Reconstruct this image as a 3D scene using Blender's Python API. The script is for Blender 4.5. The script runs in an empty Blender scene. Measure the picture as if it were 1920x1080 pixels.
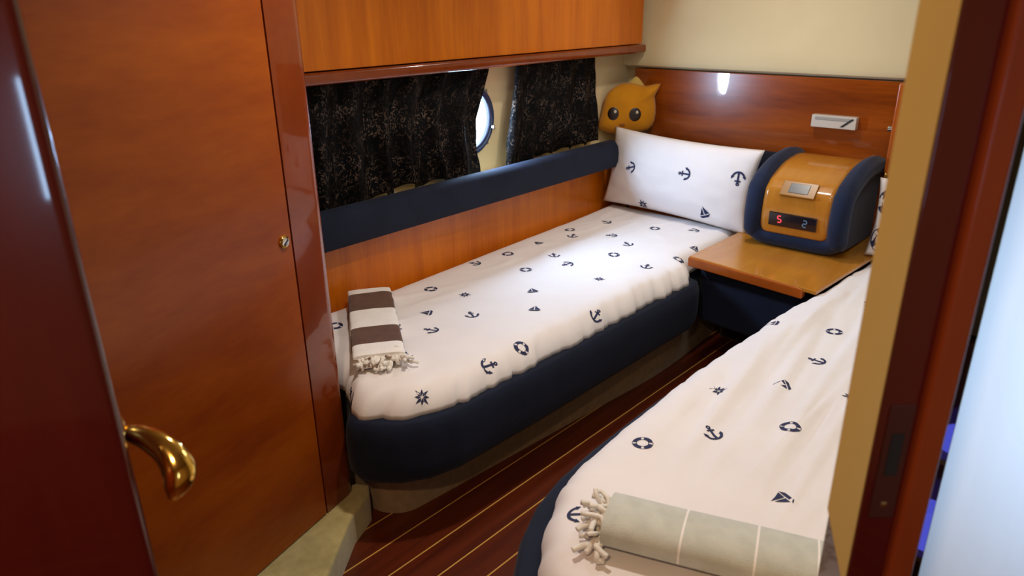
import bpy, bmesh, math, random
from mathutils import Vector, Matrix, noise
from mathutils.bvhtree import BVHTree

random.seed(7)
scn = bpy.context.scene
COL = scn.collection
PI = math.pi

# ------------------------------------------------------------------ camera
cam_d = bpy.data.cameras.new('camera')
cam = bpy.data.objects.new('camera', cam_d)
COL.objects.link(cam)
cam_d.sensor_width = 36.0
cam_d.lens = 1350.0 / 1920.0 * 36.0
cam_d.clip_start = 0.02
_right = Vector((0.7540, 0.6564, -0.0114))
_down = Vector((0.2319, -0.2830, -0.9308))
_fwd = Vector((-0.6145, 0.6993, -0.3656))
_fwd.normalize()
_right = (_right - _fwd * _right.dot(_fwd)).normalized()
_up = _right.cross(_fwd)
R = Matrix((_right, _up, -_fwd)).transposed().to_4x4()
cam.matrix_world = Matrix.Translation((0, 0, 1.4)) @ R
cam_d.dof.use_dof = True
cam_d.dof.focus_distance = 2.1
cam_d.dof.aperture_fstop = 5.2
scn.camera = cam

# ------------------------------------------------------------------ world, lights, exposure
world = bpy.data.worlds.new('world')
scn.world = world
world.use_nodes = True
world.node_tree.nodes['Background'].inputs[0].default_value = (0.55, 0.75, 1.0, 1)
world.node_tree.nodes['Background'].inputs[1].default_value = 0.6
scn.view_settings.view_transform = 'Standard'
scn.view_settings.look = 'None'
scn.view_settings.exposure = 0.06
scn.view_settings.gamma = 1.0
scn.view_settings.use_curve_mapping = False

def area(name, loc, aim, power, color, sx, sy=None, shape='RECTANGLE', spread=180):
    d = bpy.data.lights.new(name, 'AREA')
    d.energy = power
    d.color = color
    d.shape = shape
    d.size = sx
    if sy:
        d.size_y = sy
    d.spread = math.radians(spread)
    o = bpy.data.objects.new(name, d)
    COL.objects.link(o)
    o.location = loc
    v = Vector(aim) - Vector(loc)
    o.rotation_euler = v.to_track_quat('-Z', 'Y').to_euler()
    return o

WARM = (1.0, 0.90, 0.80)
COOL = (0.45, 0.68, 1.0)
area('downlight_warm', (-1.02, 1.10, 1.93), (-1.02, 1.10, 0), 7.0, WARM, 0.09, shape='DISK', spread=150)
area('downlight_warm_far', (-1.25, 2.55, 1.93), (-1.25, 2.55, 0), 5.5, WARM, 0.09, shape='DISK', spread=150)
area('porthole_daylight', (-2.030, 2.085, 0.975), (-1.0, 2.085, 0.975), 20.0, COOL, 0.20, shape='DISK')
area('cool_overhead_fill', (-0.45, 2.00, 1.93), (-0.65, 1.9, 0), 5.5, (0.62, 0.79, 1.0), 0.40, 0.40)  # added cool fill from overhead, keeps the whites neutral
area('corridor_lamp', (-0.05, -0.35, 1.93), (-0.05, -0.35, 0), 15.0, (1.0, 0.68, 0.40), 0.10, shape='DISK')
area('corridor_daylight', (1.05, 0.10, 1.50), (0.14, 1.10, 1.05), 2.6, COOL, 0.25, 0.5, spread=40)

area('corridor_window', (0.734, -0.226, 1.10), (-0.67, 0.20, 1.22), 0.8, COOL, 0.030, 0.30)  # added strip light, draws the cool streak on the door edge

# ------------------------------------------------------------------ materials
def new_mat(name):
    m = bpy.data.materials.new(name)
    m.use_nodes = True
    nt = m.node_tree
    return m, nt, nt.nodes['Principled BSDF']

def plain(name, col, rough=0.5, metal=0.0, coat=0.0, spec=0.5, sheen=0.0, emit=None, estr=0.0):
    m, nt, b = new_mat(name)
    b.inputs['Base Color'].default_value = (*col, 1)
    b.inputs['Roughness'].default_value = rough
    b.inputs['Metallic'].default_value = metal
    b.inputs['Coat Weight'].default_value = coat
    b.inputs['Coat Roughness'].default_value = 0.06
    b.inputs['Specular IOR Level'].default_value = spec
    b.inputs['Sheen Weight'].default_value = sheen
    if emit:
        b.inputs['Emission Color'].default_value = (*emit, 1)
        b.inputs['Emission Strength'].default_value = estr
    return m

def wood(name, c1, c2, scale, rough=0.3, coat=0.5, band=2.0, detail=4, coat_rough=0.08):
    """varnished veneer: stretched noise streaks between two wood tones"""
    m, nt, b = new_mat(name)
    N, L = nt.nodes, nt.links
    tc = N.new('ShaderNodeTexCoord')
    mp = N.new('ShaderNodeMapping')
    mp.inputs['Scale'].default_value = scale
    L.new(tc.outputs['Object'], mp.inputs['Vector'])
    n1 = N.new('ShaderNodeTexNoise')
    n1.inputs['Scale'].default_value = band
    n1.inputs['Detail'].default_value = detail
    n1.inputs['Roughness'].default_value = 0.6
    n1.inputs['Distortion'].default_value = 0.4
    L.new(mp.outputs[0], n1.inputs['Vector'])
    n2 = N.new('ShaderNodeTexNoise')
    n2.inputs['Scale'].default_value = band * 9
    n2.inputs['Detail'].default_value = 3
    L.new(mp.outputs[0], n2.inputs['Vector'])
    mx = N.new('ShaderNodeMath')
    mx.operation = 'MULTIPLY_ADD'
    L.new(n2.outputs['Fac'], mx.inputs[0])
    mx.inputs[1].default_value = 0.30
    L.new(n1.outputs['Fac'], mx.inputs[2])
    cr = N.new('ShaderNodeValToRGB')
    cr.color_ramp.elements[0].position = 0.42
    cr.color_ramp.elements[0].color = (*c1, 1)
    cr.color_ramp.elements[1].position = 0.90
    cr.color_ramp.elements[1].color = (*c2, 1)
    L.new(mx.outputs[0], cr.inputs[0])
    L.new(cr.outputs[0], b.inputs['Base Color'])
    b.inputs['Roughness'].default_value = rough
    b.inputs['Coat Weight'].default_value = coat
    b.inputs['Coat Roughness'].default_value = coat_rough
    b.inputs['Specular IOR Level'].default_value = 0.3
    return m

def fabric(name, col, col2, scale=260, bump=0.15, rough=0.9, sheen=0.3, detail_scale=18):
    m, nt, b = new_mat(name)
    N, L = nt.nodes, nt.links
    tc = N.new('ShaderNodeTexCoord')
    n1 = N.new('ShaderNodeTexNoise')
    n1.inputs['Scale'].default_value = detail_scale
    n1.inputs['Detail'].default_value = 5
    L.new(tc.outputs['Object'], n1.inputs['Vector'])
    cr = N.new('ShaderNodeValToRGB')
    cr.color_ramp.elements[0].position = 0.35
    cr.color_ramp.elements[0].color = (*col, 1)
    cr.color_ramp.elements[1].position = 0.65
    cr.color_ramp.elements[1].color = (*col2, 1)
    L.new(n1.outputs['Fac'], cr.inputs[0])
    L.new(cr.outputs[0], b.inputs['Base Color'])
    n2 = N.new('ShaderNodeTexNoise')
    n2.inputs['Scale'].default_value = scale
    n2.inputs['Detail'].default_value = 2
    L.new(tc.outputs['Object'], n2.inputs['Vector'])
    bp = N.new('ShaderNodeBump')
    bp.inputs['Strength'].default_value = bump
    bp.inputs['Distance'].default_value = 0.002
    L.new(n2.outputs['Fac'], bp.inputs['Height'])
    L.new(bp.outputs[0], b.inputs['Normal'])
    b.inputs['Roughness'].default_value = rough
    b.inputs['Sheen Weight'].default_value = sheen
    b.inputs['Specular IOR Level'].default_value = 0.25
    return m

M = {}
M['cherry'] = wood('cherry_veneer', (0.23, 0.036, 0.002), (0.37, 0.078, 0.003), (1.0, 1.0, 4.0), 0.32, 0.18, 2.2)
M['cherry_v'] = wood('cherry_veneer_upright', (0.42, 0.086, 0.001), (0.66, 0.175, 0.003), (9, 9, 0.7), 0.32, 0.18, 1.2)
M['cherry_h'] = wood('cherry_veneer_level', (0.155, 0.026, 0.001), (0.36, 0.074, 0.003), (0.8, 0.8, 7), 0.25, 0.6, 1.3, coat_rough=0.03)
M['cherry_edge'] = wood('cherry_moulding', (0.15, 0.022, 0.003), (0.23, 0.038, 0.004), (3, 3, 3), 0.22, 0.8, 1.5, coat_rough=0.03)
M['table_wood'] = wood('table_veneer', (0.40, 0.145, 0.014), (0.55, 0.23, 0.028), (6, 1.0, 3), 0.25, 0.6, 1.2)
M['orange_edge'] = wood('table_edge', (0.34, 0.070, 0.008), (0.45, 0.10, 0.010), (3, 3, 3), 0.25, 0.6, 1.5)
M['mahogany'] = wood('mahogany', (0.050, 0.0035, 0.004), (0.080, 0.007, 0.006), (5, 5, 0.6), 0.25, 0.7, 1.3, coat_rough=0.05)  # darker copy of the same wood, corridor shade put into its colour
M['brown_trim'] = wood('brown_trim', (0.15, 0.022, 0.005), (0.22, 0.038, 0.006), (5, 5, 0.6), 0.35, 0.3, 1.3)
M['cream'] = fabric('cream_lining', (0.66, 0.53, 0.30), (0.70, 0.57, 0.33), 300, 0.05, 0.7, 0.1, 4)
M['cream_strip'] = fabric('cream_jamb_lining', (0.60, 0.42, 0.135), (0.64, 0.45, 0.15), 300, 0.05, 0.7, 0.1, 4)
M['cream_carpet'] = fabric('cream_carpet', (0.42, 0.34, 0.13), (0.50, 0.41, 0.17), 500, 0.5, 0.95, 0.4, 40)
M['plinth_carpet'] = fabric('plinth_carpet', (0.27, 0.18, 0.10), (0.33, 0.22, 0.125), 500, 0.5, 0.95, 0.1, 40)  # cream carpet with the shade under the beds put into its colour
M['navy'] = fabric('navy_suede', (0.004, 0.007, 0.020), (0.006, 0.010, 0.028), 420, 0.25, 0.85, 0.04, 12)
M['navy_console'] = fabric('navy_suede_console', (0.004, 0.010, 0.034), (0.006, 0.014, 0.046), 420, 0.25, 0.8, 0.12, 12)
M['cotton'] = fabric('white_cotton', (0.80, 0.745, 0.73), (0.83, 0.78, 0.765), 500, 0.06, 0.85, 0.1, 6)
M['print'] = plain('navy_print', (0.016, 0.022, 0.075), 0.85)
M['towel_white'] = fabric('white_towel', (0.84, 0.79, 0.75), (0.88, 0.84, 0.80), 420, 0.5, 0.95, 0.4, 30)
M['towel_brown'] = fabric('brown_towel', (0.092, 0.038, 0.022), (0.115, 0.050, 0.030), 420, 0.5, 0.95, 0.2, 30)
M['towel_grey'] = fabric('grey_towel', (0.51, 0.52, 0.46), (0.58, 0.59, 0.52), 420, 0.5, 0.95, 0.3, 30)
M['fringe'] = fabric('towel_fringe', (0.76, 0.71, 0.64), (0.86, 0.82, 0.75), 300, 0.3, 0.95, 0.3, 40)
M['fringe_brown'] = fabric('brown_fringe', (0.22, 0.14, 0.09), (0.32, 0.22, 0.15), 300, 0.3, 0.95, 0.3, 40)
M['brass'] = plain('polished_brass', (0.86, 0.56, 0.13), 0.12, 1.0)
M['chrome'] = plain('chrome', (0.72, 0.72, 0.70), 0.15, 1.0)
M['dull_steel'] = plain('dark_bronze_plate', (0.075, 0.022, 0.016), 0.4, 0.5)
M['black'] = plain('black_hole', (0.006, 0.005, 0.005), 0.6)
M['white_plastic'] = plain('white_plastic', (0.60, 0.53, 0.44), 0.35, coat=0.3)
M['grey_plastic'] = plain('grey_lens', (0.36, 0.33, 0.29), 0.3)
M['black_gloss'] = plain('black_gloss', (0.008, 0.006, 0.012), 0.18, coat=0.4)
M['red_led'] = plain('red_led', (0.5, 0.02, 0.03), 0.4, emit=(1.0, 0.06, 0.08), estr=1.3)
M['blue_led'] = plain('blue_label', (0.05, 0.10, 0.16), 0.4, emit=(0.25, 0.5, 0.75), estr=0.16)
M['lcd'] = plain('grey_lcd', (0.045, 0.055, 0.062), 0.3, coat=0.3)
M['plush'] = fabric('orange_plush', (0.52, 0.20, 0.004), (0.60, 0.24, 0.005), 600, 0.4, 0.9, 0.15, 14)
M['plush_pale'] = fabric('pale_plush', (0.52, 0.34, 0.08), (0.58, 0.39, 0.10), 600, 0.4, 0.9, 0.3, 14)
M['eye'] = plain('dark_button', (0.016, 0.006, 0.005), 0.35)
M['plush_dark'] = plain('stitched_nose', (0.30, 0.085, 0.008), 0.8)
M['white_gloss'] = wood('white_door_paint', (0.74, 0.76, 0.76), (0.84, 0.85, 0.84), (3, 3, 0.6), 0.35, 0.2, 1.5)
M['sky_pane'] = plain('bright_pane', (0.1, 0.1, 0.1), 0.1, emit=(0.80, 0.93, 1.0), estr=9.0)
M['port_ring'] = plain('porthole_ring', (0.035, 0.06, 0.14), 0.15, 0.3, coat=0.6)
M['blue_lit_glass'] = plain('blue_bowl', (0.05, 0.07, 0.55), 0.2, coat=0.5, emit=(0.12, 0.14, 1.0), estr=0.5)  # blue light on the shelf items put in as emission
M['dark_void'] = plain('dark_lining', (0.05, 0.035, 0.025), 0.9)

# teak and holly style floor: dark mahogany boards with thin pale inlay lines
def floor_mat():
    m, nt, b = new_mat('boat_floor')
    N, L = nt.nodes, nt.links
    tc = N.new('ShaderNodeTexCoord')
    sp = N.new('ShaderNodeSeparateXYZ')
    L.new(tc.outputs['Object'], sp.inputs[0])
    def mth(op, a, bb):
        n = N.new('ShaderNodeMath')
        n.operation = op
        for k, v in ((0, a), (1, bb)):
            if isinstance(v, (int, float)):
                n.inputs[k].default_value = v
            elif v is not None:
                L.new(v, n.inputs[k])
        return n.outputs[0]
    sk = mth('MULTIPLY', sp.outputs[1], -0.03)
    u = mth('ADD', sp.outputs[0], sk)
    u = mth('ADD', u, 1.168 + 0.0485)
    u = mth('DIVIDE', u, 0.097)
    f = mth('FRACT', u, None)
    d = mth('ABSOLUTE', mth('SUBTRACT', f, 0.5), None)
    line = mth('LESS_THAN', d, 0.022)
    n1 = N.new('ShaderNodeTexNoise')
    mp = N.new('ShaderNodeMapping')
    mp.inputs['Scale'].default_value = (30, 1.6, 1)
    L.new(tc.outputs['Object'], mp.inputs[0])
    L.new(mp.outputs[0], n1.inputs['Vector'])
    n1.inputs['Scale'].default_value = 1.5
    n1.inputs['Detail'].default_value = 5
    cr = N.new('ShaderNodeValToRGB')
    cr.color_ramp.elements[0].position = 0.3
    cr.color_ramp.elements[0].color = (0.068, 0.009, 0.002, 1)
    cr.color_ramp.elements[1].position = 0.75
    cr.color_ramp.elements[1].color = (0.125, 0.019, 0.003, 1)
    L.new(n1.outputs['Fac'], cr.inputs[0])
    mix = N.new('ShaderNodeMix')
    mix.data_type = 'RGBA'
    L.new(line, mix.inputs[0])
    L.new(cr.outputs[0], mix.inputs[6])
    mix.inputs[7].default_value = (0.62, 0.34, 0.075, 1)
    L.new(mix.outputs[2], b.inputs['Base Color'])
    b.inputs['Roughness'].default_value = 0.35
    b.inputs['Coat Weight'].default_value = 0.25
    return m
M['floor'] = floor_mat()

def curtain_mat():
    m, nt, b = new_mat('speckled_curtain')
    N, L = nt.nodes, nt.links
    tc = N.new('ShaderNodeTexCoord')
    n1 = N.new('ShaderNodeTexNoise')
    n1.inputs['Scale'].default_value = 44
    n1.inputs['Detail'].default_value = 1.5
    n1.inputs['Distortion'].default_value = 2.2
    L.new(tc.outputs['UV'], n1.inputs['Vector'])
    cr = N.new('ShaderNodeValToRGB')
    e = cr.color_ramp.elements
    e[0].position = 0.565
    e[0].color = (0.0022, 0.0020, 0.003, 1)
    e[1].position = 0.60
    e[1].color = (0.17, 0.115, 0.080, 1)
    x = cr.color_ramp.elements.new(0.635)
    x.color = (0.17, 0.115, 0.080, 1)
    x = cr.color_ramp.elements.new(0.67)
    x.color = (0.0022, 0.0020, 0.003, 1)
    L.new(n1.outputs['Fac'], cr.inputs[0])
    n2 = N.new('ShaderNodeTexNoise')
    n2.inputs['Scale'].default_value = 9
    n2.inputs['Detail'].default_value = 2
    L.new(tc.outputs['UV'], n2.inputs['Vector'])
    c2 = N.new('ShaderNodeValToRGB')
    c2.color_ramp.elements[0].position = 0.44
    c2.color_ramp.elements[0].color = (0.16, 0.14, 0.16, 1)
    c2.color_ramp.elements[1].position = 0.66
    L.new(n2.outputs['Fac'], c2.inputs[0])
    mm = N.new('ShaderNodeMix')
    mm.data_type = 'RGBA'
    mm.blend_type = 'MULTIPLY'
    mm.inputs[0].default_value = 1.0
    L.new(cr.outputs[0], mm.inputs[6])
    L.new(c2.outputs[0], mm.inputs[7])
    L.new(mm.outputs[2], b.inputs['Base Color'])
    b.inputs['Roughness'].default_value = 0.6
    b.inputs['Specular IOR Level'].default_value = 0.12
    return m
M['curtain'] = curtain_mat()

# ------------------------------------------------------------------ helpers
def link(name, bm, mats, parent=None, smooth=True, sharp=40):
    me = bpy.data.meshes.new(name)
    bmesh.ops.recalc_face_normals(bm, faces=bm.faces)
    for f in bm.faces:
        f.smooth = smooth
    if smooth and sharp:
        lim = math.radians(sharp)
        for e in bm.edges:
            if len(e.link_faces) == 2 and e.calc_face_angle(0) > lim:
                e.smooth = False
    bm.to_mesh(me)
    bm.free()
    if not isinstance(mats, (list, tuple)):
        mats = [mats]
    for m in mats:
        me.materials.append(m)
    o = bpy.data.objects.new(name, me)
    COL.objects.link(o)
    if parent is not None:
        o.parent = parent
        o.matrix_parent_inverse = Matrix.Translation(-Vector(parent.location))
    if smooth and sharp:
        wn = o.modifiers.new('even_normals', 'WEIGHTED_NORMAL')
        wn.keep_sharp = True
    return o

def thing(name, label, cat, loc=(0, 0, 0), group=None):
    o = bpy.data.objects.new(name, None)
    COL.objects.link(o)
    o.location = loc
    o.empty_display_size = 0.05
    o['label'] = label
    o['category'] = cat
    if group:
        o['group'] = group
    return o

def tag(o, label, cat, group=None):
    o['label'] = label
    o['category'] = cat
    if group:
        o['group'] = group
    return o

def struct(o, label=None):
    o['kind'] = 'structure'
    if label:
        o['label'] = label
        o['category'] = o.name.split('_')[0]
    return o

def bevel(bm, r, seg=2, edges=None):
    bmesh.ops.bevel(bm, geom=edges or list(bm.edges), offset=r, segments=seg, affect='EDGES', profile=0.5, clamp_overlap=True)

def box(x0, x1, y0, y1, z0, z1, r=0.0, seg=2, bm=None):
    own = bm is None
    b2 = bmesh.new()
    bmesh.ops.create_cube(b2, size=1.0)
    for v in b2.verts:
        v.co = Vector((x0 + (v.co.x + .5) * (x1 - x0), y0 + (v.co.y + .5) * (y1 - y0), z0 + (v.co.z + .5) * (z1 - z0)))
    if r > 0:
        bevel(b2, r, seg)
    if own:
        return b2
    return merge(bm, b2)

def merge(bm, b2, mi=None):
    if mi is not None:
        for f in b2.faces:
            f.material_index = mi
    me = bpy.data.meshes.new('tmp')
    b2.to_mesh(me)
    b2.free()
    bm.from_mesh(me)
    bpy.data.meshes.remove(me)
    return bm

def prism(pts, z0, z1, r=0.0, seg=2, vertical_only=False):
    bm = bmesh.new()
    a = [bm.verts.new((x, y, z0)) for x, y in pts]
    b = [bm.verts.new((x, y, z1)) for x, y in pts]
    n = len(pts)
    bm.faces.new(a[::-1])
    bm.faces.new(b)
    ve = []
    for i in range(n):
        bm.faces.new((a[i], a[(i + 1) % n], b[(i + 1) % n], b[i]))
    bm.normal_update()
    if r > 0:
        es = [e for e in bm.edges if (not vertical_only) or abs(e.verts[0].co.z - e.verts[1].co.z) > 1e-4]
        bevel(bm, r, seg, es)
    return bm

def tube(pts, radii, n=12, closed=False, squash=None, caps=True):
    """tube along points; radii number or list; squash=(normal vector, factor)"""
    bm = bmesh.new()
    P = [Vector(p) for p in pts]
    if not isinstance(radii, (list, tuple)):
        radii = [radii] * len(P)
    m = len(P)
    rings = []
    up = None
    for i in range(m):
        if closed:
            t = P[(i + 1) % m] - P[i - 1]
        else:
            t = P[min(i + 1, m - 1)] - P[max(i - 1, 0)]
        t.normalize()
        if up is None:
            up = Vector((0, 0, 1)) if abs(t.z) < 0.9 else Vector((1, 0, 0))
        up = (up - t * up.dot(t)).normalized()
        s = t.cross(up)
        ring = []
        for k in range(n):
            a = 2 * PI * k / n
            o = (up * math.cos(a) + s * math.sin(a)) * radii[i]
            if squash:
                nn = squash[0]
                o -= nn * o.dot(nn) * (1 - squash[1])
            ring.append(bm.verts.new(P[i] + o))
        rings.append(ring)
    for i in range(m if closed else m - 1):
        A, B = rings[i], rings[(i + 1) % m]
        for k in range(n):
            bm.faces.new((A[k], A[(k + 1) % n], B[(k + 1) % n], B[k]))
    if caps and not closed:
        bm.faces.new(rings[0][::-1])
        bm.faces.new(rings[-1])
    return bm

def smooth_path(pts, k=6):
    P = [Vector(p) for p in pts]
    out = []
    for i in range(len(P) - 1):
        p0, p1, p2, p3 = P[max(i - 1, 0)], P[i], P[i + 1], P[min(i + 2, len(P) - 1)]
        for j in range(k):
            t = j / k
            out.append(0.5 * ((2 * p1) + (p2 - p0) * t + (2 * p0 - 5 * p1 + 4 * p2 - p3) * t * t + (3 * p1 - p0 - 3 * p2 + p3) * t ** 3))
    out.append(P[-1])
    return out

def closed_smooth(pts, k=6):
    P = [Vector((p[0], p[1], 0)) for p in pts]
    n = len(P)
    out = []
    for i in range(n):
        p0, p1, p2, p3 = P[i - 1], P[i], P[(i + 1) % n], P[(i + 2) % n]
        for j in range(k):
            t = j / k
            out.append(0.5 * ((2 * p1) + (p2 - p0) * t + (2 * p0 - 5 * p1 + 4 * p2 - p3) * t * t + (3 * p1 - p0 - 3 * p2 + p3) * t ** 3))
    return [(v.x, v.y) for v in out]

def resample(pts, step):
    """closed polyline resampled to about equal steps"""
    out = []
    n = len(pts)
    for i in range(n):
        a, b = Vector(pts[i]), Vector(pts[(i + 1) % n])
        k = max(1, int(round((b - a).length / step)))
        for j in range(k):
            out.append(tuple(a.lerp(b, j / k)))
    return out

def fillet(pts, rads, seg=8):
    """round the corners of a closed polygon"""
    out = []
    n = len(pts)
    for i in range(n):
        p, a, b = Vector(pts[i]), Vector(pts[i - 1]), Vector(pts[(i + 1) % n])
        r = rads[i]
        if r <= 0:
            out.append(tuple(p))
            continue
        u, v = (a - p).normalized(), (b - p).normalized()
        ang = math.acos(max(-1, min(1, u.dot(v))))
        d = min(r / math.tan(ang / 2), (a - p).length * .49, (b - p).length * .49)
        for k in range(seg + 1):
            t = k / seg
            out.append(tuple((p + u * d) * (1 - t) ** 2 + p * 2 * t * (1 - t) + (p + v * d) * t * t))
    return out

def nz(x, y, z=0.0):
    return noise.noise(Vector((x, y, z)))

# ------------------------------------------------------------------ printed motifs (polygons about 1 unit across)
def arc_strip(r0, r1, a0, a1, n=6, cx=0, cy=0):
    out = []
    for i in range(n):
        a, b = a0 + (a1 - a0) * i / n, a0 + (a1 - a0) * (i + 1) / n
        out.append([(cx + r0 * math.cos(a), cy + r0 * math.sin(a)), (cx + r1 * math.cos(a), cy + r1 * math.sin(a)),
                    (cx + r1 * math.cos(b), cy + r1 * math.sin(b)), (cx + r0 * math.cos(b), cy + r0 * math.sin(b))])
    return out

def strip(p, q, w0, w1, n=3):
    p, q = Vector(p), Vector(q)
    t = (q - p).normalized()
    s = Vector((-t.y, t.x))
    out = []
    for i in range(n):
        a, b = i / n, (i + 1) / n
        A, B = p.lerp(q, a), p.lerp(q, b)
        wa, wb = w0 + (w1 - w0) * a, w0 + (w1 - w0) * b
        out.append([tuple(A + s * wa / 2), tuple(A - s * wa / 2), tuple(B - s * wb / 2), tuple(B + s * wb / 2)])
    return out

def motif_polys(kind):
    o = []
    if kind == 'L':
        for k in range(4):
            c = PI / 4 + k * PI / 2
            o += arc_strip(0.28, 0.50, c - 0.62, c + 0.62, 6)
            o += arc_strip(0.27, 0.30, c + 0.62, c + 0.95, 2)
            o += arc_strip(0.48, 0.51, c + 0.62, c + 0.95, 2)
    elif kind == 'A':
        o += arc_strip(0.04, 0.13, 0, 2 * PI, 10, 0, 0.44)
        o += strip((0, 0.36), (0, -0.42), 0.13, 0.15, 5)
        o += strip((-0.20, 0.22), (0.22, 0.22), 0.11, 0.11, 3)
        o += arc_strip(0.35, 0.49, PI * 1.08, PI * 1.92, 10, 0, -0.02)
        for s in (-1, 1):
            o += [[(s * 0.50, 0.08), (s * 0.28, -0.10), (s * 0.52, -0.16)]]
    elif kind == 'S':
        for k in range(8):
            a = k * PI / 4 + 0.2
            L = 0.52 if k % 2 == 0 else 0.42
            d = Vector((math.cos(a), math.sin(a)))
            s = Vector((-d.y, d.x))
            o.append([tuple(d * 0.06), tuple(d * 0.20 + s * 0.10), tuple(d * L)])
            o.append([tuple(d * 0.06), tuple(d * L), tuple(d * 0.24 - s * 0.06)])
    else:
        o += [[(-0.46, -0.24), (-0.30, -0.42), (0.0, -0.42), (0.0, -0.26)], [(0.0, -0.26), (0.0, -0.42), (0.28, -0.42), (0.48, -0.22)]]
        o += [[(0.03, -0.18), (0.42, -0.16), (0.22, 0.14)], [(0.03, -0.18), (0.22, 0.14), (0.03, 0.50)]]
        o += [[(-0.05, -0.18), (-0.05, 0.38), (-0.20, 0.10)], [(-0.05, -0.18), (-0.20, 0.10), (-0.38, -0.16)]]
    return o

def print_motif(bm, bvh, kind, p, n, ang, size, mi=1, upv=Vector((0, 1, 0)), lift=0.0011):
    """lays one printed motif on the cloth surface around point p"""
    hit = bvh.ray_cast(Vector(p) + Vector(n) * 0.25, -Vector(n))
    if hit[0] is None:
        return
    c, nn = hit[0], hit[1]
    if nn.dot(Vector(n)) < 0:
        nn = -nn
    nn = (nn + Vector(n)).normalized()
    t2 = (upv - nn * upv.dot(nn)).normalized()
    t1 = t2.cross(nn)
    ca, sa = math.cos(ang), math.sin(ang)
    for poly in motif_polys(kind):
        vs = []
        ok = True
        for (a, b) in poly:
            x, y = (a * ca - b * sa) * size, (a * sa + b * ca) * size
            q = c + t1 * x + t2 * y
            h = bvh.ray_cast(q + nn * 0.05, -nn)
            if h[0] is None:
                ok = False
                break
            hn = h[1] if h[1].dot(nn) > 0 else -h[1]
            vs.append(h[0] + hn * lift)
        if ok and len(vs) > 2:
            f = bm.faces.new([bm.verts.new(v) for v in vs])
            f.material_index = mi

# ------------------------------------------------------------------ the setting
struct(link('floor', box(-2.6, 1.6, -1.2, 3.6, -0.05, 0.0), M['floor'], smooth=False))
struct(link('ceiling', box(-2.6, 1.6, -1.2, 3.6, 1.95, 2.0), M['cream'], smooth=False))

# hull lining behind the curtains with the porthole hole built as four pieces round a square opening
PY, PZ, PR = 2.085, 0.975, 0.112
bm = box(-2.10, -2.05, 0.6, PY - PR, 0.0, 1.95)
box(-2.10, -2.05, PY + PR, 3.30, 0.0, 1.95, bm=bm)
box(-2.10, -2.05, PY - PR, PY + PR, 0.0, PZ - PR, bm=bm)
box(-2.10, -2.05, PY - PR, PY + PR, PZ + PR, 1.95, bm=bm)
struct(link('wall_left', bm, M['cream'], smooth=False))

# porthole window
w = thing('window_1', 'round porthole with bright daylight between the two dark curtains', 'window', (-2.05, PY, PZ))
w['kind'] = 'structure'
bm = bmesh.new()
rings = []
for (r, dx) in ((PR * 1.28, 0.0), (PR * 1.26, 0.007), (PR * 1.14, 0.010), (PR * 1.03, 0.008), (PR * 0.99, 0.0), (PR * 0.98, -0.03)):
    rings.append([bm.verts.new((-2.05 + dx, PY + r * math.cos(2 * PI * k / 40), PZ + r * math.sin(2 * PI * k / 40))) for k in range(40)])
for a, b in zip(rings, rings[1:]):
    for k in range(40):
        bm.faces.new((a[k], a[(k + 1) % 40], b[(k + 1) % 40], b[k]))
link('window_frame', bm, M['port_ring'], w)
bm = bmesh.new()
bmesh.ops.create_circle(bm, cap_ends=True, segments=40, radius=PR * 0.98, matrix=Matrix.Translation((-2.057, PY, PZ)) @ Matrix.Rotation(PI / 2, 4, 'Y'))
link('pane', bm, M['sky_pane'], w, smooth=False)
bm = tube([(-2.035, PY + 0.118, PZ - 0.04), (-2.025, PY + 0.123, PZ - 0.04)], [0.007, 0.010], 10)
link('latch_knob', bm, M['chrome'], w)

struct(link('trim_7', box(-2.049, -1.956, 0.98, 3.23, 0.715, 0.745, 0.002, 1), M['cream']))

# back wall: soft cream upper part with a rolled lower edge over a varnished panel
bm = bmesh.new()
struct(link('wall_back', box(-2.10, -0.13, 3.245, 3.30, 0.0, 1.95), M['cream'], smooth=False))
prof = [(3.244, 1.108), (3.215, 1.108), (3.196, 1.118), (3.188, 1.14), (3.19, 1.20), (3.20, 1.30), (3.21, 1.949), (3.244, 1.949)]
A = [bm.verts.new((-2.049, y, z)) for y, z in prof]
B = [bm.verts.new((-0.131, y, z)) for y, z in prof]
for i in range(len(prof)):
    j = (i + 1) % len(prof)
    bm.faces.new((A[i], A[j], B[j], B[i]))
bm.faces.new(A)
bm.faces.new(B[::-1])
struct(link('trim_8', bm, M['cream']))

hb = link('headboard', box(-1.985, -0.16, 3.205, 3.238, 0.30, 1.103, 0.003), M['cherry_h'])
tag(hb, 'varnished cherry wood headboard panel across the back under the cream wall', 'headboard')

struct(link('wall_right', box(-0.150, -0.128, 0.745, 3.243, 0, 1.949), M['cream'], smooth=False))

# lower wood lining of the hull beside the left bed
bm = bmesh.new()
ysx = [(1.00, -1.952), (1.5, -1.952), (2.0, -1.972), (2.5, -1.985), (3.2, -2.0)]
A = [[bm.verts.new((x - d, y, z)) for (d, z) in ((0, 0.30), (0, 0.70), (0.03, 0.70), (0.03, 0.30))] for y, x in ysx]
for a, b in zip(A, A[1:]):
    for k in range(4):
        bm.faces.new((a[k], a[(k + 1) % 4], b[(k + 1) % 4], b[k]))
bm.faces.new(A[0])
bm.faces.new(A[-1][::-1])
struct(link('trim_1', bm, M['cherry_v'], smooth=False))

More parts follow.
